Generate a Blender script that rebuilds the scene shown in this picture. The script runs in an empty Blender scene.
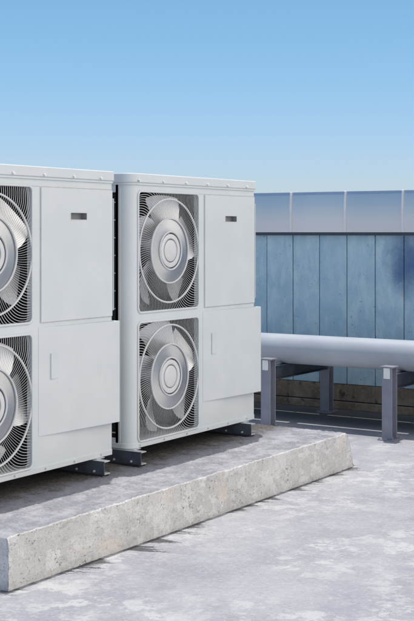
import bpy, bmesh, math, random
from mathutils import Vector, noise, Matrix
random.seed(7)
R = math.radians
scene = bpy.context.scene
COL = scene.collection

# ---------------------------------------------------------------- camera
cam_d = bpy.data.cameras.new('camera')
cam = bpy.data.objects.new('camera', cam_d); COL.objects.link(cam)
cam.location = (0, 0, 1.66)
cam.rotation_euler = (R(90), 0, R(33 - 90))
cam_d.sensor_fit = 'HORIZONTAL'; cam_d.sensor_width = 36
cam_d.lens = 36 * 1220 / 414
cam_d.shift_y = -78 / 414
cam_d.clip_start = .05; cam_d.clip_end = 3000
scene.camera = cam

# ---------------------------------------------------------------- world, sun, exposure
SX, SY = .166, .117                      # run of a shadow per metre of height, towards -X and -Y
SUN_EL = math.atan2(1, math.hypot(SX, SY)); SUN_AZ = math.atan2(SX, SY)
world = bpy.data.worlds.new('World'); scene.world = world; world.use_nodes = True
wn, wl = world.node_tree.nodes, world.node_tree.links
wn.clear()
w_out = wn.new('ShaderNodeOutputWorld'); w_bg = wn.new('ShaderNodeBackground')
w_sky = wn.new('ShaderNodeTexSky'); w_sky.sky_type = 'NISHITA'; w_sky.sun_disc = False
w_sky.sun_elevation = SUN_EL; w_sky.sun_rotation = SUN_AZ
w_sky.air_density = 1.0; w_sky.dust_density = .3; w_sky.ozone_density = 2.0
w_bg.inputs['Strength'].default_value = .15
# clear blue toward the wall, an unseen bright lobe added opposite to light the fronts
def wnode(kind, **kw):
    n = wn.new(kind)
    for k, v in kw.items(): setattr(n, k, v)
    return n
def wset(sock, v):
    if hasattr(v, 'links'): wl.new(v, sock)
    else: sock.default_value = (*v, 1) if isinstance(v, tuple) else v
def wmap(v, a, b, c, d):
    n = wnode('ShaderNodeMapRange', interpolation_type='SMOOTHSTEP')
    for i, x in enumerate((v, a, b, c, d)): wset(n.inputs[i], x)
    return n.outputs[0]
def wmix(f, a, b, mode='MIX'):
    n = wnode('ShaderNodeMix', data_type='RGBA', blend_type=mode)
    for i, x in ((0, f), (6, a), (7, b)): wset(n.inputs[i], x)
    return n.outputs[2]
w_tc = wn.new('ShaderNodeTexCoord'); w_xyz = wn.new('ShaderNodeSeparateXYZ'); wl.new(w_tc.outputs['Generated'], w_xyz.inputs[0])
wx, wy, wz = w_xyz.outputs
w_low = wmix(wmap(wz, .04, .17, 0, 1), (.40, .46, .60), (.375, .505, .565))
w_tint = wmix(wmap(wz, .2, .9, 0, 1), w_low, (.62, .66, .64))
w_col = wmix(1.0, w_sky.outputs[0], w_tint, 'MULTIPLY')
w_col = wmix(1.0, w_col, wmix(wmap(wx, -.6, .1, 1, 0), (1., 1., 1.), (.95, .95, .95)), 'MULTIPLY')
w_neg = wnode('ShaderNodeMath', operation='MULTIPLY'); wl.new(wy, w_neg.inputs[0]); w_neg.inputs[1].default_value = -1
w_fill = wnode('ShaderNodeMath', operation='MULTIPLY'); wl.new(wmap(w_neg.outputs[0], .12, .75, 0, 1), w_fill.inputs[0]); wl.new(wmap(wx, -.75, -.2, .25, 1), w_fill.inputs[1])
FILL_LOBE = (9.2, 8.6, 7.9)
w_col = wmix(w_fill.outputs[0], w_col, FILL_LOBE)
wl.new(w_col, w_bg.inputs['Color']); wl.new(w_bg.outputs[0], w_out.inputs['Surface'])

sun_d = bpy.data.lights.new('sun', 'SUN'); sun_d.energy = 2.4; sun_d.angle = R(.5); sun_d.color = (1, .965, .91)
sun = bpy.data.objects.new('sun', sun_d); COL.objects.link(sun)
sun.rotation_euler = Vector((SX, SY, 1)).to_track_quat('Z', 'Y').to_euler(); sun.location = (5, 5, 20)

scene.view_settings.view_transform = 'Standard'; scene.view_settings.look = 'None'
scene.view_settings.gamma = 1; scene.view_settings.use_curve_mapping = False
scene.view_settings.exposure = 0.5

# ---------------------------------------------------------------- material helpers
class NT:
    def __init__(s, name):
        s.m = bpy.data.materials.new(name); s.m.use_nodes = True
        s.n, s.l = s.m.node_tree.nodes, s.m.node_tree.links
        s.p = s.n['Principled BSDF']
        tc = s.n.new('ShaderNodeTexCoord'); s.obj = tc.outputs['Object']
        g = s.n.new('ShaderNodeNewGeometry'); s.pos = g.outputs['Position']
    def noise(s, scale, detail=6, rough=.6, vec=None, stretch=None, dist=0):
        t = s.n.new('ShaderNodeTexNoise'); t.inputs['Scale'].default_value = scale
        t.inputs['Detail'].default_value = detail; t.inputs['Roughness'].default_value = rough
        t.inputs['Distortion'].default_value = dist
        v = vec or s.obj
        if stretch:
            mp = s.n.new('ShaderNodeMapping'); mp.inputs['Scale'].default_value = stretch
            s.l.new(v, mp.inputs['Vector']); v = mp.outputs[0]
        s.l.new(v, t.inputs['Vector']); return t.outputs['Fac']
    def vor(s, scale, vec=None):
        t = s.n.new('ShaderNodeTexVoronoi'); t.inputs['Scale'].default_value = scale
        s.l.new(vec or s.obj, t.inputs['Vector']); return t.outputs['Distance']
    def warp(s, v, amt, scale):
        t = s.n.new('ShaderNodeTexNoise'); t.inputs['Scale'].default_value = scale; t.inputs['Detail'].default_value = 4
        s.l.new(v, t.inputs['Vector'])
        m = s.n.new('ShaderNodeVectorMath'); m.operation = 'MULTIPLY_ADD'; s.l.new(t.outputs['Color'], m.inputs[0])
        m.inputs[1].default_value = (amt,) * 3; s.l.new(v, m.inputs[2]); return m.outputs[0]
    def rng(s, v, a, b, c=0., d=1.):
        t = s.n.new('ShaderNodeMapRange'); t.interpolation_type = 'SMOOTHSTEP'
        for i, x in zip(('From Min', 'From Max', 'To Min', 'To Max'), (a, b, c, d)): t.inputs[i].default_value = x
        s.l.new(v, t.inputs['Value']); return t.outputs[0]
    def math(s, op, a, b=None):
        t = s.n.new('ShaderNodeMath'); t.operation = op
        for i, x in enumerate((a, b)):
            if x is None: continue
            if isinstance(x, (int, float)): t.inputs[i].default_value = x
            else: s.l.new(x, t.inputs[i])
        return t.outputs[0]
    def mix(s, fac, a, b, mode='MIX'):
        t = s.n.new('ShaderNodeMix'); t.data_type = 'RGBA'; t.blend_type = mode
        for i, x in ((0, fac), (6, a), (7, b)):
            if isinstance(x, (int, float)): t.inputs[i].default_value = x
            elif isinstance(x, tuple): t.inputs[i].default_value = (*x, 1)
            else: s.l.new(x, t.inputs[i])
        return t.outputs[2]
    def sep(s, v):
        t = s.n.new('ShaderNodeSeparateXYZ'); s.l.new(v, t.inputs[0]); return t.outputs
    def comb(s, *a):
        t = s.n.new('ShaderNodeCombineXYZ')
        for i, x in enumerate(a):
            if isinstance(x, (int, float)): t.inputs[i].default_value = x
            else: s.l.new(x, t.inputs[i])
        return t.outputs[0]
    def rand(s):
        return s.n.new('ShaderNodeObjectInfo').outputs['Random']
    def color(s, c):
        if isinstance(c, tuple): s.p.inputs['Base Color'].default_value = (*c, 1)
        else: s.l.new(c, s.p.inputs['Base Color'])
    def rough(s, r):
        if isinstance(r, (int, float)): s.p.inputs['Roughness'].default_value = r
        else: s.l.new(r, s.p.inputs['Roughness'])
    def bump(s, h, strength=.3, dist=.01):
        b = s.n.new('ShaderNodeBump'); b.inputs['Strength'].default_value = strength
        b.inputs['Distance'].default_value = dist
        s.l.new(h, b.inputs['Height']); s.l.new(b.outputs[0], s.p.inputs['Normal'])
    def metal(s, v): s.p.inputs['Metallic'].default_value = v

M = {}
def simple(name, c, rough=.5, metal=0., var=.06, scale=9, bump=0.):
    t = NT(name); n = t.noise(scale)
    lo = tuple(x * (1 - var) for x in c); hi = tuple(min(1, x * (1 + var)) for x in c)
    t.color(t.mix(t.rng(n, .3, .7), lo, hi)); t.rough(t.rng(n, .2, .8, rough - .05, rough + .07)); t.metal(metal)
    if bump: t.bump(t.noise(180, 3), bump, .002)
    M[name] = t.m; return t

# off-white powder coat with faint streaks of dust
t = NT('panel_paint')
n1 = t.noise(3.5, 5, .55); n2 = t.noise(5, 6, .6, stretch=(9, 9, .7)); n3 = t.noise(260, 2)
c = t.mix(t.rng(n1, .35, .7), (.605, .645, .66), (.64, .68, .695))
c = t.mix(t.math('MULTIPLY', t.rng(n2, .5, .8), .12), c, (.55, .55, .54))
t.color(c); t.rough(t.rng(n1, .3, .7, .38, .5)); t.bump(n3, .03, .001)
M['panel_paint'] = t.m
simple('guard_plastic', (.50, .515, .525), .42, 0, .05)
simple('guard_ring', (.64, .65, .66), .38, 0, .04)
simple('dark_interior', (.014, .016, .019), .8)
simple('slot_dark', (.02, .023, .03), .7)
simple('beam_steel', (.085, .095, .12), .5, .25, .2, 14, .1)
simple('beam_zinc', (.62, .63, .64), .42, .35, .1, 20)
simple('rubber', (.025, .025, .028), .85)
simple('post_paint', (.245, .25, .30), .5, 0, .1, 7, .08)
simple('white_plate', (.78, .78, .76), .5)
simple('screw_zinc', (.72, .73, .74), .35, .3)
simple('handle_grey', (.30, .31, .32), .5)
simple('joint_dark', (.03, .04, .055), .85)

t = NT('fan_metal')
n = t.noise(60, 3, .5, stretch=(1, 1, .15))
t.color(t.mix(n, (.78, .80, .82), (.88, .895, .91))); t.metal(.65); t.rough(t.rng(n, .3, .7, .32, .4))
M['fan_metal'] = t.m
t = NT('dish_metal')
tg = t.n.new('ShaderNodeTangent'); tg.direction_type = 'RADIAL'; tg.axis = 'Y'
t.l.new(tg.outputs[0], t.p.inputs['Tangent']); t.p.inputs['Anisotropic'].default_value = .85
n = t.noise(60, 3); t.color(t.mix(n, (.50, .515, .53), (.60, .615, .63))); t.metal(1); t.rough(.42)
M['dish_metal'] = t.m

t = NT('pipe_paint')
n = t.noise(4, 6, .6); n2 = t.noise(30, 4, .6, stretch=(1, .2, 1))
c = t.mix(t.rng(n, .3, .75), (.40, .43, .47), (.445, .475, .515))
c = t.mix(t.math('MULTIPLY', t.rng(n2, .55, .8), .2), c, (.35, .36, .37))
t.color(c); t.rough(t.rng(n, .3, .7, .42, .55)); M['pipe_paint'] = t.m

# blue stained board concrete
t = NT('blue_concrete')
sp = t.sep(t.pos)
r = t.rand()
off = t.math('MULTIPLY', r, 7)
v = t.n.new('ShaderNodeVectorMath'); v.operation = 'ADD'
t.l.new(t.pos, v.inputs[0]); t.l.new(t.comb(off, off, off), v.inputs[1]); pv = v.outputs[0]
a = t.noise(3.0, 8, .62, pv); b = t.noise(14, 6, .65, pv, (1, 1, .35)); f_ = t.noise(90, 4, .7, pv)
c = t.mix(t.rng(a, .3, .7), (.36, .545, .635), (.51, .685, .74))
c = t.mix(t.math('MULTIPLY', t.rng(b, .45, .62), .55), c, (.63, .76, .79))
c = t.mix(t.math('MULTIPLY', t.rng(f_, .5, .68), .45), c, (.27, .40, .51))
vv = t.math('MULTIPLY', r, .34)
c = t.mix(vv, c, (.32, .50, .62))
# pits
pit = t.rng(t.vor(24, t.warp(pv, .09, 30)), .05, .22, 1, 0); pitn = t.rng(t.noise(5, 5, .65, pv), .49, .58)
pits = t.math('MULTIPLY', pit, pitn)
c = t.mix(t.math('MULTIPLY', pits, .75), c, (.09, .16, .27))
# a deep blue soft-edged patch
dy = t.math('DIVIDE', t.math('SUBTRACT', sp[1], 4.50), .22); dz = t.math('DIVIDE', t.math('SUBTRACT', sp[2], 1.39), .29)
dd = t.math('ADD', t.math('MULTIPLY', dy, dy), t.math('MULTIPLY', dz, dz))
dd = t.math('ADD', dd, t.math('MULTIPLY', t.math('SUBTRACT', t.noise(6, 5, .6, t.pos), .5), 1.6))
c = t.mix(t.rng(dd, -.2, 1.7, .82, 0), c, (.035, .09, .25))
t.color(c); t.rough(.8)
h = t.math('SUBTRACT', t.math('ADD', t.math('MULTIPLY', a, .6), t.math('MULTIPLY', f_, .3)), pits)
t.bump(h, .45, .012); M['blue_concrete'] = t.m

# brown weathered footing
t = NT('brown_concrete')
a = t.noise(5, 8, .65, t.pos, (1, 1, .8)); b = t.noise(40, 5, .7, t.pos)
c = t.mix(t.rng(a, .32, .7), (.19, .145, .105), (.36, .285, .21))
c = t.mix(t.rng(b, .5, .75, 0, .6), c, (.42, .35, .27)); c = t.mix(t.rng(t.noise(11, 5, .6, t.pos), .56, .7), c, (.07, .06, .055))
t.color(c); t.rough(.9); t.bump(t.math('ADD', a, t.math('MULTIPLY', b, .5)), .7, .02); M['brown_concrete'] = t.m

# coping sheet
t = NT('coping_metal')
n = t.noise(1.7, 2, .4, stretch=(1, 1, .3)); r = t.rand()
c = t.mix(t.rng(n, .3, .7), (.62, .65, .68), (.68, .70, .73)); c = t.mix(t.math('MULTIPLY', r, .3), c, (.52, .56, .61))
t.color(c); t.metal(.85); t.rough(.3); M['coping_metal'] = t.m
simple('coping_drip', (.05, .06, .085), .6)
simple('seam_metal', (.80, .81, .82), .5, .1)

# plinth concrete
t = NT('plinth_concrete')
a = t.noise(2.2, 8, .62); b = t.noise(9, 8, .68); f_ = t.noise(70, 5, .72); g = t.noise(230, 2, .6)
c = t.mix(t.rng(a, .35, .68), (.62, .612, .60), (.75, .742, .73))
c = t.mix(t.rng(b, .50, .57, 0, .75), c, (.84, .832, .82)); c = t.mix(t.rng(t.noise(17, 8, .75, stretch=(.6, 1, 1.6)), .44, .36, 0, .55), c, (.40, .395, .39))
c = t.mix(t.rng(t.noise(4.3, 6, .6), .57, .66, 0, .7), c, (.76, .69, .62))
c = t.mix(t.rng(f_, .53, .70, 0, .6), c, (.33, .32, .315)); c = t.mix(t.rng(f_, .47, .33, 0, .5), c, (.80, .79, .775)); c = t.mix(t.rng(g, .56, .70, 0, .5), c, (.24, .23, .23))
pit = t.rng(t.vor(46, t.warp(t.obj, .05, 45)), .06, .26, 1, 0); pits = t.math('MULTIPLY', pit, t.rng(t.noise(6, 6, .7), .50, .60))
c = t.mix(t.math('MULTIPLY', pits, .7), c, (.17, .16, .155))
# top is greyer than the front; grime toward the units also paints their shade
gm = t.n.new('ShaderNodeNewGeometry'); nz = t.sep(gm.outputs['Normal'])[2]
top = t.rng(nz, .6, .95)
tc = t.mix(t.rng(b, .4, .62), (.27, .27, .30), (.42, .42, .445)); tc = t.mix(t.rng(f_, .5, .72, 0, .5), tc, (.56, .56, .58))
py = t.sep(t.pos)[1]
grime_shade = t.math('MULTIPLY', t.rng(t.math('ADD', py, t.math('MULTIPLY', t.math('SUBTRACT', b, .5), .7)), 4.18, 4.46), .95)
tc = t.mix(grime_shade, tc, t.mix(t.rng(f_, .4, .6), (.055, .047, .042), (.13, .115, .10)))
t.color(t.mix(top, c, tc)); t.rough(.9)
h = t.math('ADD', t.math('MULTIPLY', b, .7), t.math('ADD', t.math('MULTIPLY', f_, .5), t.math('MULTIPLY', g, .25)))
t.bump(t.math('SUBTRACT', h, pits), .8, .02); M['plinth_concrete'] = t.m

# roof surface
t = NT('roof_concrete')
sp = t.sep(t.pos)
al = t.math('ADD', t.math('MULTIPLY', sp[0], .545), t.math('MULTIPLY', sp[1], -.839)); ac = t.math('ADD', t.math('MULTIPLY', sp[0], .839), t.math('MULTIPLY', sp[1], .545))
sv = t.comb(t.math('MULTIPLY', al, .92), ac, 0.)
a = t.noise(1.4, 9, .68, sv, dist=.1); b = t.noise(6, 9, .76, sv, dist=.15); f_ = t.noise(38, 8, .8, sv); g = t.noise(170, 3, .7, t.pos)
c = t.mix(t.rng(a, .33, .67), (.325, .323, .36), (.425, .424, .445))
c = t.mix(t.math('MULTIPLY', t.rng(b, .485, .57, 0, .8), t.rng(t.noise(1.1, 4, .6, t.pos), .38, .58, .15, 1)), c, (.57, .568, .565))
c = t.mix(t.rng(f_, .52, .64, 0, .5), c, (.60, .60, .60))
c = t.mix(t.rng(f_, .46, .34, 0, .45), c, (.25, .25, .275)); c = t.mix(t.rng(t.noise(3.3, 8, .75, t.pos), .56, .62, 0, .4), c, (.28, .28, .30))
c = t.mix(t.math('MULTIPLY', t.rng(t.noise(60, 8, .8, sv), .535, .64, 0, .75), t.rng(t.noise(2.6, 6, .7, sv), .44, .6)), c, (.17, .168, .185))
# spiky shadow streaks painted dark along the foot of the plinth
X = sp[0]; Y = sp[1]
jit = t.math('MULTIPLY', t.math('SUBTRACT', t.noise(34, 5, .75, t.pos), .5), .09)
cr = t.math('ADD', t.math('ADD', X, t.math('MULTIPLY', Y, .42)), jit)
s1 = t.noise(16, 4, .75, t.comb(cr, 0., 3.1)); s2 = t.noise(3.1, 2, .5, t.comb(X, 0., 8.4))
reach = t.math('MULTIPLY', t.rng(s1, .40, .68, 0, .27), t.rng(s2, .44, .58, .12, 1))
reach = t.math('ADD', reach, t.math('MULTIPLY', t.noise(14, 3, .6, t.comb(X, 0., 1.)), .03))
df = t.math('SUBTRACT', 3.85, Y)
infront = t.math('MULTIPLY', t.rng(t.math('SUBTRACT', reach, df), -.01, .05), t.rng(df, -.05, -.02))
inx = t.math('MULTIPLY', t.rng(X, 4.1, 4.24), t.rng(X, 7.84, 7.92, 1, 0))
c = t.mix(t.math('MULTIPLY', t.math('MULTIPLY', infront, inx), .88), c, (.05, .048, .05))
# shade below the pipe deepened in colour, mixed with grime toward the parapet
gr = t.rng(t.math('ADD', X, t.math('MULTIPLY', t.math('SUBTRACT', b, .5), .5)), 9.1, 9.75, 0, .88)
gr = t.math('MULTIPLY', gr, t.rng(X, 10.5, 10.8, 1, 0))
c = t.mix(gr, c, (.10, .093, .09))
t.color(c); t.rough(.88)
h = t.math('ADD', t.math('MULTIPLY', b, 1.0), t.math('ADD', t.math('MULTIPLY', f_, .6), t.math('MULTIPLY', g, .25)))
t.bump(h, .6, .02); M['roof_concrete'] = t.m

# ---------------------------------------------------------------- mesh helpers
def obj(name, bm, mat, parent=None, smooth=None, bevel=0, loc=None):
    bmesh.ops.recalc_face_normals(bm, faces=bm.faces[:])
    me = bpy.data.meshes.new(name); bm.to_mesh(me); bm.free()
    for m in (mat if isinstance(mat, list) else [mat]): me.materials.append(M[m])
    if smooth is not None:
        me.polygons.foreach_set('use_smooth', [True] * len(me.polygons))
        me.set_sharp_from_angle(angle=R(smooth))
    o = bpy.data.objects.new(name, me); COL.objects.link(o)
    if parent: o.parent = parent
    if loc: o.location = loc
    if bevel:
        b = o.modifiers.new('bevel', 'BEVEL'); b.width = bevel; b.segments = 2; b.limit_method = 'ANGLE'; b.angle_limit = R(40)
    return o

def empty(name, loc, label, cat, group=None):
    o = bpy.data.objects.new(name, None); COL.objects.link(o); o.location = loc; o.empty_display_size = .2
    o['label'] = label; o['category'] = cat
    if group: o['group'] = group
    return o

def box(bm, x0, x1, y0, y1, z0, z1):
    v = [bm.verts.new(p) for p in ((x0,y0,z0),(x1,y0,z0),(x1,y1,z0),(x0,y1,z0),(x0,y0,z1),(x1,y0,z1),(x1,y1,z1),(x0,y1,z1))]
    for f in ((0,3,2,1),(4,5,6,7),(0,1,5,4),(1,2,6,5),(2,3,7,6),(3,0,4,7)): bm.faces.new([v[i] for i in f])

def bxo(name, dims, mat, parent=None, bevel=0):
    bm = bmesh.new(); box(bm, *dims); return obj(name, bm, mat, parent, None, bevel)

def prism(bm, pts, z0, z1):                    # outline in x, y extruded up
    lo = [bm.verts.new((x, y, z0)) for x, y in pts]; hi = [bm.verts.new((x, y, z1)) for x, y in pts]
    n = len(pts)
    bm.faces.new(lo[::-1]); bm.faces.new(hi)
    for i in range(n): bm.faces.new((lo[i], lo[(i+1) % n], hi[(i+1) % n], hi[i]))

def round_rect(x0, x1, y0, y1, rr, n=6):       # rr: radii at (x0y0, x1y0, x1y1, x0y1)
    pts = []
    for (cx, cy, a0), r in zip(((x0, y0, 180), (x1, y0, 270), (x1, y1, 0), (x0, y1, 90)), rr):
        ox = cx + r if cx == x0 else cx - r; oy = cy + r if cy == y0 else cy - r
        for k in range(n + 1):
            a = R(a0 + 90 * k / n); pts.append((ox + r * math.cos(a), oy + r * math.sin(a)))
    return pts

def lathe(bm, prof, n=48, axis_y=0.0, cx=0, cz=0): # profile of (radius, y) turned about the Y axis
    rings = []
    for r, y in prof:
        rings.append([bm.verts.new((cx + r * math.cos(2*math.pi*k/n), y, cz + r * math.sin(2*math.pi*k/n))) for k in range(n)])
    for a, b in zip(rings, rings[1:]):
        for k in range(n): bm.faces.new((a[k], a[(k+1) % n], b[(k+1) % n], b[k]))
    return rings

def torus_ring(bm, R0, rx, ry, y, n=96, cx=0, cz=0, m=8):
    prof = [(R0 + rx*math.cos(2*math.pi*j/m), y + ry*math.sin(2*math.pi*j/m)) for j in range(m)]
    rings = lathe(bm, prof, n, 0, cx, cz)
    a, b = rings[-1], rings[0]
    for k in range(n): bm.faces.new((a[k], a[(k+1) % n], b[(k+1) % n], b[k]))

# ---------------------------------------------------------------- setting: roof, plinth, parapet wall
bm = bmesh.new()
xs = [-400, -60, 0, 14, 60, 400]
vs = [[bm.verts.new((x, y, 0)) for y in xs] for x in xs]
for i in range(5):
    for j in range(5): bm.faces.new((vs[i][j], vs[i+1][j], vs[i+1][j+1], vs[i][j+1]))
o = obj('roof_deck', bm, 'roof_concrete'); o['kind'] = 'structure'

# plinth: long concrete kerb block with worn, slightly ragged edges
ZP = .255; PF = 3.845; PB = 5.45
def plinth():
    bm = bmesh.new()
    prof = []
    nf = 26
    for i in range(nf + 1): prof.append((0.0, -.02 + (ZP + .02 - .009) * i / nf))
    for k in range(1, 6): a = R(90 * k / 6); prof.append((.009 - .009*math.cos(a), ZP - .009 + .009*math.sin(a)))
    y = .012
    while y < .75: prof.append((y, ZP)); y += .012
    while y < PB - PF - .03: prof.append((y, ZP)); y += .05
    prof.append((PB - PF - .02, ZP)); prof.append((PB - PF, ZP - .02)); prof.append((PB - PF, -.02))
    nx = 420
    cols = []
    for i in range(nx + 1):
        u = i / nx
        col = []
        for (y, z) in prof:
            x0 = 4.236 - .006 * z; x1 = 7.83 - .36 * max(0, z) - .10 * max(0, z - .22)
            x0 += .006 * (noise.noise(Vector((1.3, y * 9, z * 14)))) + .006 * noise.noise(Vector((5, y * 40, z * 45)))
            x1 += .012 * (noise.noise(Vector((7.3, y * 7, z * 11)))) + .007 * noise.noise(Vector((2, y * 40, z * 45)))
            x = x0 + (x1 - x0) * u
            p = Vector((x, y, z))
            d = .004 * noise.noise(p * 9) + .0045 * noise.noise(p * 31) + .005 * abs(noise.noise(p * 62))
            edge = max(0, 1 - abs(y) / .05) * max(0, 1 - abs(z - ZP) / .05)
            chip = max(0, noise.noise(Vector((x * 6, 3, 1))) - .2) * .02 + max(0, noise.noise(Vector((x * 23, 8, 1))) - .1) * .014 + max(0, noise.noise(Vector((x * 60, 2, 1)))) * .007
            ny = 1 if z < ZP - .012 else 0
            yy = y + (d if ny and y < .1 and 0 < i < nx else 0) + edge * chip
            zz = z - (d if not ny else 0) - edge * chip * .5
            # chamfer at both ends of the block
            e = min(u, 1 - u) * (x1 - x0)
            if e < .02 and z > ZP - .01: zz -= (.02 - e) * .5
            col.append(bm.verts.new((x, PF + yy, zz)))
        cols.append(col)
    for a, b in zip(cols, cols[1:]):
        for j in range(len(prof) - 1): bm.faces.new((a[j], b[j], b[j+1], a[j+1]))
    bm.faces.new(cols[0]); bm.faces.new(cols[-1][::-1])
    o = obj('concrete_plinth', bm, 'plinth_concrete', None, 38)
    o['label'] = 'long low weathered concrete plinth carrying the two fan units'; o['category'] = 'plinth'
plinth()

# parapet wall
XW = 10.30
YJ = 4.551; PIT = .2885
wall = empty('parapet_wall', (XW, 4.5, 0), 'blue concrete parapet wall with metal coping behind the pipe', 'wall')
def wobj(name, dims, mat, bevel=0):
    x0, x1, y0, y1, z0, z1 = dims
    return bxo(name, (x0 - XW, x1 - XW, y0 - 4.5, y1 - 4.5, z0, z1), mat, wall, bevel)
kmin, kmax = -17, 22
ya, yb = YJ + kmin * PIT, YJ + (kmax + 1) * PIT
wobj('wall_core', (XW + .022, XW + .2, ya, yb, .0, 1.99), 'joint_dark')
wobj('footing_course', (XW + .004, XW + .021, ya, yb, .082, .236), 'brown_concrete', .004)
wobj('footing_course', (XW - .012, XW + .021, ya, yb, 0, .072), 'brown_concrete', .006)
for k in range(kmin, kmax + 1):
    y0 = YJ + k * PIT
    dx = random.uniform(-.003, .003)
    wobj('concrete_panel', (XW + dx, XW + .021, y0 + .004, y0 + PIT - .004, .240, 1.645), 'blue_concrete', .004)
# coping: folded sheets, gently convex, raised seam at every second joint
wobj('drip_edge', (XW - .042, XW + .21, ya, yb, 1.632, 1.661), 'coping_drip')
CP = PIT * 1.0035
for k in range(kmin, kmax + 1, 2):                # one sheet per two wall panels, slightly dished along its middle
    y0 = 4.541 + (k + 1) * CP
    tilt = random.uniform(-.006, .006)
    bm = bmesh.new()
    prof = [(-.040, 1.662)]
    for i in range(1, 13):
        s = i / 12; ph = R(-8) * (1 - s) ** 1.5 + R(5) * s
        prof.append((prof[-1][0] + math.tan(ph) * .38 / 12, 1.662 + .38 * s))
    xx, zz = prof[-1]
    prof += [(xx + .003, zz + .003), (xx + .02, zz + .004), (.20, 2.040), (.205, 1.662)]
    rows = []
    for q, sh_ in ((0, 0), (.02, 0), (.48, tilt), (.52, tilt), (.98, -tilt * .6), (1, 0)):
        rows.append([bm.verts.new((x + sh_ * (z - 1.66) / .38 * (1 if i < 15 else 0), y0 + q * 2 * CP - 4.5, z)) for i, (x, z) in enumerate(prof)])
    for A, B in zip(rows, rows[1:]):
        for i in range(len(prof) - 1): bm.faces.new((A[i], A[i+1], B[i+1], B[i]))
    bm.faces.new(rows[0]); bm.faces.new(rows[-1][::-1])
    sh = obj('coping_sheet', bm, 'coping_metal', wall, 50)
    if True:
        bm = bmesh.new()
        fr = prof[:13]
        front = [(x - .013, z + .001) for x, z in fr] + [(fr[-1][0] - .006, 2.047), (.2075, 2.046)]
        backl = [(x + .006, z - .001) for x, z in fr] + [(fr[-1][0] + .012, 2.036), (.2075, 2.036)]
        q = [[[bm.verts.new((x, y0 + sy - 4.5, z)) for x, z in L_] for L_ in (front, backl)] for sy in (-.006, .006)]
        for i in range(len(front) - 1):
            for side in q: bm.faces.new((side[0][i], side[0][i+1], side[1][i+1], side[1][i]))
            for L_ in (0, 1): bm.faces.new((q[0][L_][i], q[0][L_][i+1], q[1][L_][i+1], q[1][L_][i]))
        for i in (0, -1): bm.faces.new((q[0][0][i], q[1][0][i], q[1][1][i], q[0][1][i]))
        obj('seam', bm, 'seam_metal', sh)

# ---------------------------------------------------------------- pipe and its steel frames
PX, PR, PZ = 9.30, .127, .521 + .127
bm = bmesh.new()
prof = []
n = 64
ys = [-4, 0, 3.2, 3.203, 3.2062, 6.4, 6.403, 6.4062, 11.5]
rings = [[bm.verts.new((PR * math.cos(2*math.pi*k/n), y, PR * math.sin(2*math.pi*k/n))) for k in range(n)] for y in ys]
for a, b in zip(rings, rings[1:]):
    for k in range(n): bm.faces.new((a[k], a[(k+1) % n], b[(k+1) % n], b[k]))
bm.faces.new(rings[0]); bm.faces.new(rings[-1][::-1])
o = obj('roof_pipe', bm, 'pipe_paint', None, 50, 0, (PX, 0, PZ))
o['label'] = 'thick smooth pale grey pipe lying on steel posts before the parapet'; o['category'] = 'pipe'

def pipe_frame(Y, label):
    root = empty('pipe_frame', (9.0, Y, 0), label, 'pipe support', 'steel frames under the pipe')
    for xf in (-.05, 1.03):
        bm = bmesh.new(); w = .045; tt = .008              # open steel section, web to the front
        box(bm, xf, xf + tt, -w, w, .012, .578)
        box(bm, xf + tt, xf + .092, -.004, .004, .012, .578)
        box(bm, xf + .092, xf + .1, -w, w, .012, .578)
        p = obj('post', bm, 'post_paint', root, None, .003)
        bp = bxo('base_plate', (xf - .03, xf + .13, -.07, .07, 0, .009), 'post_paint', p, .002)
        for bx_ in (-.018, .118):
            for by in (-.058, .058):
                b2 = bmesh.new(); bmesh.ops.create_cone(b2, cap_ends=True, segments=6, radius1=.007, radius2=.007, depth=.009, matrix=Matrix.Translation((xf + bx_, by, .0135)))
                obj('bolt', b2, 'post_paint', p)
        bxo('cap_plate', (xf - .012, xf + .1, -.057, .057, .578, .59), 'post_paint', p, .002)
        bxo('clamp_plate', (xf - .008, xf - .0005, -.027, .027, .492, .5775), 'white_plate', p, .002)
    bm = bmesh.new()
    box(bm, .051, 1.029, -.035, .035, .512, .52); box(bm, .051, 1.029, -.035, .035, .40, .408); box(bm, .051, 1.029, -.004, .004, .408, .512)
    obj('crossbeam', bm, 'beam_steel', root)
    return root
pipe_frame(5.222, 'grey steel pipe frame just right of the fan units, front and back posts visible')
pipe_frame(4.10, 'grey steel pipe frame near the right edge of the photo, only front post visible')
pipe_frame(2.98, 'grey steel pipe frame farther along the pipe, past the right edge')
# unseen plate added behind the pipe to cast a second shadow band
tr = empty('hidden_shadow_plate', (9.0, 4.5, .52), 'unseen flat steel plate added behind the pipe to cast a shadow band', 'shadow plate')
bm = bmesh.new(); box(bm, .462, .982, -3.5, 3.5, .0, .004); box(bm, .462, .466, -3.5, 3.5, .004, .06); box(bm, .978, .982, -3.5, 3.5, .004, .06)
obj('shadow_plate', bm, 'post_paint', tr)

# ---------------------------------------------------------------- the fan unit (built at its own origin: left, front, bottom corner of the casing)
W, D, H = 1.46, .76, 1.605                     # casing; the lid sits on top up to 1.66
GX0, GX1 = .079, .737                          # grille opening
GZ = ((.028, .745), (.815, 1.547))             # lower, upper
HOLE_R = .024

unit = empty('heat_pump_unit', (5.93, 4.40, .36), 'right white two-fan heat pump standing beside the wall and pipe', 'heat pump', 'white heat pump units on the plinth')

def hole_pts(x0, x1, z0, z1, r, n=7): return round_rect(x0, x1, z0, z1, (r,)*4, n)

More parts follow.
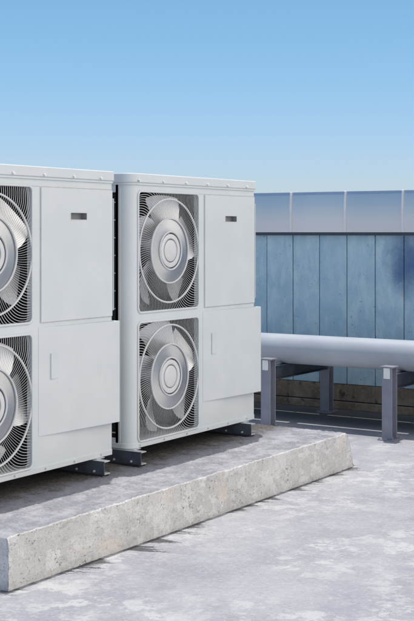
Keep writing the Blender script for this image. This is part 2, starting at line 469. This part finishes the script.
bm = bmesh.new()
RC = .075                                      # big round corner on the fan side
outline = round_rect(0, W, 0, D, (RC, .014, .014, .02), 10)
n = len(outline)
lo = [bm.verts.new((x, y, 0)) for x, y in outline]; hi = [bm.verts.new((x, y, H)) for x, y in outline]
for i in range(n):
    a, b = outline[i], outline[(i+1) % n]
    if a[1] < 1e-6 and b[1] < 1e-6: continue   # the front is built below, with its two openings
    if a[0] < 1e-6 and b[0] < 1e-6: continue   # the coil side too
    bm.faces.new((lo[i], lo[(i+1) % n], hi[(i+1) % n], hi[i]))
bm.faces.new(lo[::-1]); bm.faces.new(hi)
# front sheet
def vq(*p): bm.faces.new([bm.verts.new((x, y, z)) for x, y, z in p])
def frect(x0, x1, z0, z1): vq((x0,0,z0),(x1,0,z0),(x1,0,z1),(x0,0,z1))
for q in ((.76, 1.06, 0, H), (1.209, W - .014, 0, H), (1.06, 1.209, 0, 1.370), (1.06, 1.209, 1.414, H)): frect(*q)   # leaves room for the handle pocket
zm = .78
for (z0, z1), (c0, c1) in zip(GZ, ((0, zm), (zm, H))):
    h = hole_pts(GX0, GX1, z0, z1, HOLE_R)
    inner = [bm.verts.new((x, 0, z)) for x, z in h]
    back = [bm.verts.new((x, .03, z)) for x, z in h]
    def proj(x, z):
        hx = .5*(GX0+GX1); hz = .5*(z0+z1)
        # to the cell border: corner points go to the corner
        k = 7 + 1
        return x, z
    m = len(h); per = m // 4
    corners = [(RC, c0), (.76, c0), (.76, c1), (RC, c1)]
    cv = [bm.verts.new((x, 0, z)) for x, z in corners]
    for q in range(4):
        for k in range(per - 1): bm.faces.new((inner[q*per + k], inner[q*per + k + 1], cv[q]))
        bm.faces.new((inner[q*per + per - 1], inner[((q+1) % 4) * per], cv[(q+1) % 4], cv[q]))
    for k in range(m): bm.faces.new((inner[k], inner[(k+1) % m], back[(k+1) % m], back[k]))
# coil side frame: a sheet with a tall opening
y0, y1, s0, s1 = .115, D - .05, .05, H - .06
def srect(a, b, c, d): vq((0,a,c),(0,b,c),(0,b,d),(0,a,d))
srect(RC, y0, 0, H); srect(y1, D - .02, 0, H); srect(y0, y1, 0, s0); srect(y0, y1, s1, H)
bmesh.ops.remove_doubles(bm, verts=bm.verts[:], dist=1e-5)
body = obj('casing', bm, 'panel_paint', unit, 30)
# dark inside: one box behind each fan, and the coil
bm = bmesh.new()
for z0, z1 in GZ:
    a, b, c, d, e, f_ = .062, .758, .031, .33, z0 - .012, z1 + .012
    v = [bm.verts.new(p) for p in ((a,c,e),(b,c,e),(b,d,e),(a,d,e),(a,c,f_),(b,c,f_),(b,d,f_),(a,d,f_))]
    for q in ((0,1,2,3),(4,5,6,7),(1,2,6,5),(2,3,7,6),(3,0,4,7)): bm.faces.new([v[i] for i in q])
obj('fan_chamber', bm, 'dark_interior', unit)
bm = bmesh.new(); box(bm, .03, .05, y0 - .01, y1 + .01, s0 - .01, s1 + .01)
coil = obj('coil', bm, 'slot_dark', unit)
bm = bmesh.new()
z = s0 + .03
while z < s1: box(bm, .002, .006, y0 - .005, y1 + .005, z - .003, z + .003); z += .108
y = y0 + .055
while y < y1: box(bm, .007, .011, y - .002, y + .002, s0 - .005, s1 + .005); y += .055
obj('coil_guard', bm, 'guard_plastic', unit)
# trim line down the round corner
bm = bmesh.new(); box(bm, -.0035, -.0002, .079, .088, .03, H - .03)
obj('corner_trim', bm, 'panel_paint', unit)
# bottom rail under the casing and top flange line
prism_pts = round_rect(-.004, W + .001, -.004, D + .001, (RC + .004, .016, .016, .02), 10)
bm = bmesh.new(); prism(bm, prism_pts, -.012, .0195)
rail = obj('base_rail', bm, 'panel_paint', unit, 30, .002)

def screw(bm, x, y, z, r=.0085, l=.011):
    bmesh.ops.create_cone(bm, cap_ends=True, segments=12, radius1=r, radius2=r*.82, depth=l,
        matrix=Matrix.Translation((x, y - l/2, z)) @ Matrix.Rotation(R(90), 4, 'X'))
for x in (.09, .345, .60, .85, 1.10, 1.345):
    bm = bmesh.new(); screw(bm, x, -.004, .006, .007, .009); obj('screw', bm, 'screw_zinc', rail)
# lid
bm = bmesh.new(); prism(bm, round_rect(-.014, W + .006, -.016, D + .012, (RC + .012, .02, .02, .03), 10), H - .002, 1.66)
bm2 = round_rect(-.008, W + .002, -.009, D + .006, (RC + .006, .017, .017, .025), 10)
lid = obj('top_cover', bm, 'panel_paint', unit, 30, .005)
bm = bmesh.new(); prism(bm, bm2, H - .014, H - .0025); obj('cover_gasket', bm, 'panel_paint', lid)
for x in (.06, .318, .572, .825, 1.078, 1.325):
    bm = bmesh.new(); screw(bm, x, -.0155, H + .010, .0095, .012); obj('screw', bm, 'screw_zinc', lid, 40)
# folded lip under the lid
bm = bmesh.new(); box(bm, RC + .01, W - .014, -.004, -.0002, H - .052, H - .046); obj('fold_line', bm, 'panel_paint', unit)

# upper access panel, with its sunk handle pocket
PX0, PX1, PZ0, PZ1 = .812, 1.448, .808, 1.548
hx0, hx1, hz0, hz1 = 1.062, 1.207, 1.372, 1.412
yf, yb_ = -.0075, -.0005
bm = bmesh.new()
xs_ = (PX0, hx0, hx1, PX1); zs_ = (PZ0, hz0, hz1, PZ1)
for i in range(3):
    for j in range(3):
        if i == 1 and j == 1: continue
        vq((xs_[i], yf, zs_[j]), (xs_[i+1], yf, zs_[j]), (xs_[i+1], yf, zs_[j+1]), (xs_[i], yf, zs_[j+1]))
for (a, b, c, d) in ((PX0, PZ0, PX1, PZ0), (PX1, PZ0, PX1, PZ1), (PX1, PZ1, PX0, PZ1), (PX0, PZ1, PX0, PZ0)):
    vq((a, yf, b), (c, yf, d), (c, yb_, d), (a, yb_, b))
bmesh.ops.remove_doubles(bm, verts=bm.verts[:], dist=1e-5)
up = obj('upper_panel', bm, 'panel_paint', unit)
bm = bmesh.new()
def pocket(x0, x1, z0, z1, ya_, yb2):
    v = [bm.verts.new(p) for p in ((x0,ya_,z0),(x1,ya_,z0),(x1,ya_,z1),(x0,ya_,z1),(x0,yb2,z0),(x1,yb2,z0),(x1,yb2,z1),(x0,yb2,z1))]
    for q in ((4,5,6,7),(0,1,5,4),(1,2,6,5),(2,3,7,6),(3,0,4,7)): bm.faces.new([v[i] for i in q])
hx = .034
pocket(hx0, hx1, hz0, hz1, yf + .0001, hx)
for f in bm.faces: f.normal_flip()
hp = obj('handle_pocket', bm, 'handle_grey', up)
bm = bmesh.new(); torus = round_rect(hx0 - .004, hx1 + .004, hz0 - .004, hz1 + .004, (.004,)*4, 3)
inn = round_rect(hx0 + .001, hx1 - .001, hz0 + .001, hz1 - .001, (.002,)*4, 3)
A = [bm.verts.new((x, yf - .0015, z)) for x, z in torus]; B = [bm.verts.new((x, yf - .0015, z)) for x, z in inn]; C_ = [bm.verts.new((x, yf + .001, z)) for x, z in torus]
for i in range(len(A)):
    j = (i + 1) % len(A); bm.faces.new((A[i], A[j], B[j], B[i])); bm.faces.new((A[i], A[j], C_[j], C_[i]))
obj('handle_rim', bm, 'panel_paint', up)
# thin dark reveal around it
bm = bmesh.new()
for x0, x1, z0, z1 in ((PX0 - .007, PX0 - .001, PZ0 - .006, PZ1 + .006), (PX0 - .001, PX1, PZ0 - .006, PZ0 - .001), (PX0 - .001, PX1, PZ1 + .001, PZ1 + .005)):
    box(bm, x0, x1, -.0012, -.0003, z0, z1)
obj('panel_reveal', bm, 'slot_reveal' if 'slot_reveal' in M else 'beam_zinc', unit)
# side flange of the panel, turned round the right edge
bm = bmesh.new(); box(bm, W + .0015, W + .006, -.006, .12, .84, 1.50); obj('side_flange', bm, 'panel_paint', unit, None, .001)

# lower service panel: flush on the left, standing proud on the right
bm = bmesh.new()
prism(bm, [(.795, -.0015), (1.40, -.0485), (W - .002, -.0535), (W + .003, -.050), (W + .003, .10), (W + .0005, .10), (W + .0005, -.0004), (.795, -.0004)], .186, .780)
lp = obj('lower_panel', bm, 'panel_paint', unit, None, .0015)
# flush pull on it
def face_y(x): return -.0015 - (x - .795) * (.047 / .605)
bm = bmesh.new()
xa, xb = .885, .948
prism(bm, [(xa, face_y(xa) + .002), (xa, face_y(xa) - .008), (xa + .010, face_y(xa) - .0085), (xb, face_y(xb) - .001), (xb, face_y(xb) + .002)], .492, .632)
obj('latch', bm, 'panel_paint', lp, None, .0012)

# fans and guards
CX = .5 * (GX0 + GX1) + .009
RO, RI = .326, .204
def wire_mesh(z0, z1, cz):
    bm = bmesh.new(); N = 128
    xl, xr = GX0 + .001, GX1 - .001; zl, zh = z0 + .001, z1 - .001
    def strip(P, w, d):
        secs = []
        for i, (x, z) in enumerate(P):
            q = P[min(i+1, len(P)-1)]; p = P[max(i-1, 0)]
            tx, tz = q[0]-p[0], q[1]-p[1]; L = math.hypot(tx, tz) or 1; ww = w * (.62 if math.hypot(x - CX, z - cz) < RO else 1.0); nx_, nz_ = -tz/L*ww/2, tx/L*ww/2
            secs.append([bm.verts.new(c) for c in ((x-nx_, .004, z-nz_), (x+nx_, .004, z+nz_), (x+nx_, .004+d, z+nz_), (x-nx_, .004+d, z-nz_))])
        for a, b in zip(secs, secs[1:]):
            for k in range(4): bm.faces.new((a[k], a[(k+1) % 4], b[(k+1) % 4], b[k]))
        bm.faces.new(secs[0]); bm.faces.new(secs[-1][::-1])
    for k in range(N):
        th = 2*math.pi*k/N; P = []
        r = RI; a = th
        while r < .56:
            x, z = CX + r*math.cos(a), cz + r*math.sin(a)
            if not (xl <= x <= xr and zl <= z <= zh):
                if P:                                      # cut at the frame
                    x = min(max(x, xl), xr); z = min(max(z, zl), zh); P.append((x, z))
                break
            P.append((x, z))
            s = (r - RI) / (RO - RI)
            phi = R(4 + 10*s) if r < RO else R(14 + 46 * min(1, (r - RO) / .13))
            st = .0125 if r < RO else .009
            r += st*math.cos(phi); a += st*math.sin(phi)/r
        if len(P) > 1: strip(P, .0029, .0020)
    return bm
def fan_blade(k, cz, tilt=0):
    bm = bmesh.new(); nr, na = 8, 9
    a0 = 2*math.pi*k/5 + tilt
    grid = []
    for i in range(nr + 1):
        s = i / nr; r = .10 + (.352 - .10) * s
        row = []
        for j in range(na + 1):
            q = j / na
            sweep = .30 * s * s
            width = .86 - .06 * s
            tip = -.10 * max(0, (s - .8) / .2) ** 2 * (q - .35)
            a = a0 + (q - .5) * width + sweep + tip
            y = .026 + .10 * (1 - .25 * s) * q ** 1.3 + .022 * math.sin(math.pi * q) * s
            row.append((CX + r*math.cos(a), y, cz + r*math.sin(a)))
        grid.append(row)
    V = [[bm.verts.new(p) for p in row] for row in grid]; V2 = [[bm.verts.new((x, y + .004, z)) for x, y, z in row] for row in grid]
    for i in range(nr):
        for j in range(na):
            bm.faces.new((V[i][j], V[i+1][j], V[i+1][j+1], V[i][j+1])); bm.faces.new((V2[i][j], V2[i][j+1], V2[i+1][j+1], V2[i+1][j]))
    for i in range(nr):
        for j in (0, na): bm.faces.new((V[i][j], V[i+1][j], V2[i+1][j], V2[i][j]))
    for j in range(na):
        for i in (0, nr): bm.faces.new((V[i][j], V[i][j+1], V2[i][j+1], V2[i][j]))
    return bm
for g, (z0, z1) in enumerate(GZ):
    cz = .5*(z0 + z1) + .004
    # raised frame round the opening
    bm = bmesh.new()
    steps = ((.001, .0), (.0015, -.006), (.005, -.0085), (.010, -.0085), (.0145, -.005), (.0155, -.0006))
    loops = []
    for off, yy in steps: loops.append([bm.verts.new((x, yy, z)) for x, z in hole_pts(GX0 - off + .002, GX1 + off - .002, z0 - off + .002, z1 + off - .002, HOLE_R + off, 7)])
    m = len(loops[0])
    for a, b in zip(loops, loops[1:]):
        for k in range(m): bm.faces.new((a[k], a[(k+1) % m], b[(k+1) % m], b[k]))
    obj('grille_frame', bm, 'panel_paint', unit, 40)
    gd = obj('fan_guard', wire_mesh(z0, z1, cz), 'guard_plastic', unit)
    bm = bmesh.new(); torus_ring(bm, RO, .0062, .007, .003, 96, CX, cz); obj('ring', bm, 'guard_ring', gd, 80)
    bm = bmesh.new(); torus_ring(bm, RI, .0052, .007, .001, 96, CX, cz); obj('ring', bm, 'guard_ring', gd, 80)
    bm = bmesh.new(); torus_ring(bm, .119, .0055, .007, -.004, 72, CX, cz); obj('ring', bm, 'guard_ring', gd, 80)
    bm = bmesh.new()
    rr = lathe(bm, [(.201, .006), (.185, .0045), (.155, .001), (.124, -.002), (.117, -.002), (.1125, .02), (.105, .02)], 72, 0, CX, cz)
    obj('dish', bm, 'dish_metal', gd, 30)
    bm = bmesh.new()
    rr = lathe(bm, [(.1055, .02), (.1050, -.004), (.100, -.006), (.080, -.0065), (.076, -.004), (.0755, .018), (.0685, .018), (.068, -.004), (.064, -.0065), (.035, -.009), (.004, -.010)], 64, 0, CX, cz)
    bm.faces.new(rr[-1])
    obj('centre_cap', bm, 'guard_ring', gd, 30)
    bm = bmesh.new()
    rr = lathe(bm, [(.135, .15), (.135, .04), (.125, .027), (.05, .022), (.004, .021)], 40, 0, CX, cz); bm.faces.new(rr[-1])
    fan = obj('fan', bm, 'fan_metal', unit, 40)
    for k in range(5): obj('blade', fan_blade(k, cz, (.32, .05)[g]), 'fan_metal', fan, 60)
# feet: small angle brackets at the bottom front and back
for x in (.01, 1.29):
    for y in (.012, D - .08):
        bm = bmesh.new(); box(bm, x, x + .07, y - .03, y + .05, -.0155, -.0125); box(bm, x + .052, x + .058, y - .012, y - .008, -.0125, .0) if False else None
        obj('foot', bm, 'beam_zinc', unit)

def copy_tree(o, parent=None):
    c = o.copy(); COL.objects.link(c)
    if parent: c.parent = parent
    for ch in list(o.children): copy_tree(ch, c)
    return c
left = copy_tree(unit)
left.location = (5.93 - 1.64, 4.40, .36)
for ch in left.children:
    if ch.name.split('.')[0] == 'fan':
        g = 0 if min(v.co.z for v in ch.data.vertices) < .5 else 1
        cz = .5*(GZ[g][0] + GZ[g][1]) + .004; ang = (.55, -.38)[g]
        c = Vector((CX, 0, cz)); ch.rotation_euler = (0, ang, 0)
        ch.location = c - Matrix.Rotation(ang, 3, 'Y') @ c
left['label'] = 'left white two-fan heat pump, cut off by the photo edge'

# ---------------------------------------------------------------- steel channels on rubber pads under the units
def channel(X, label):
    root = empty('steel_channel', (X, 4.31, ZP), label, 'steel channel', 'steel channels under the heat pumps')
    z0, z1, L = .012, .0885, .84
    bm = bmesh.new(); box(bm, 0, .006, 0, L, z0, z1); obj('web', bm, 'beam_steel', root, None, .001)
    bm = bmesh.new(); box(bm, .0062, .056, 0, L, z0, z0 + .006); obj('flange', bm, 'beam_zinc', root, None, .001)
    bm = bmesh.new(); box(bm, .0062, .056, 0, L, z1 - .006, z1); obj('flange', bm, 'beam_zinc', root, None, .001)
    bm = bmesh.new(); box(bm, -.004, .06, .012, L - .012, -.004, .0118); obj('rubber_pad', bm, 'rubber', root)
    for k in range(6):
        bm = bmesh.new(); bmesh.ops.create_cone(bm, cap_ends=True, segments=6, radius1=.007, radius2=.007, depth=.007,
            matrix=Matrix.Translation((-.0035, .07 + k * .13, z0 + .016)) @ Matrix.Rotation(R(90), 4, 'Y'))
        obj('bolt', bm, 'screw_zinc', root)
for ux, nm in ((5.93, 'right'), (4.29, 'left')):
    channel(ux - .02, 'short steel channel under the fan end of the %s heat pump' % nm)
    channel(ux + 1.262, 'short steel channel under the panel end of the %s heat pump' % nm)
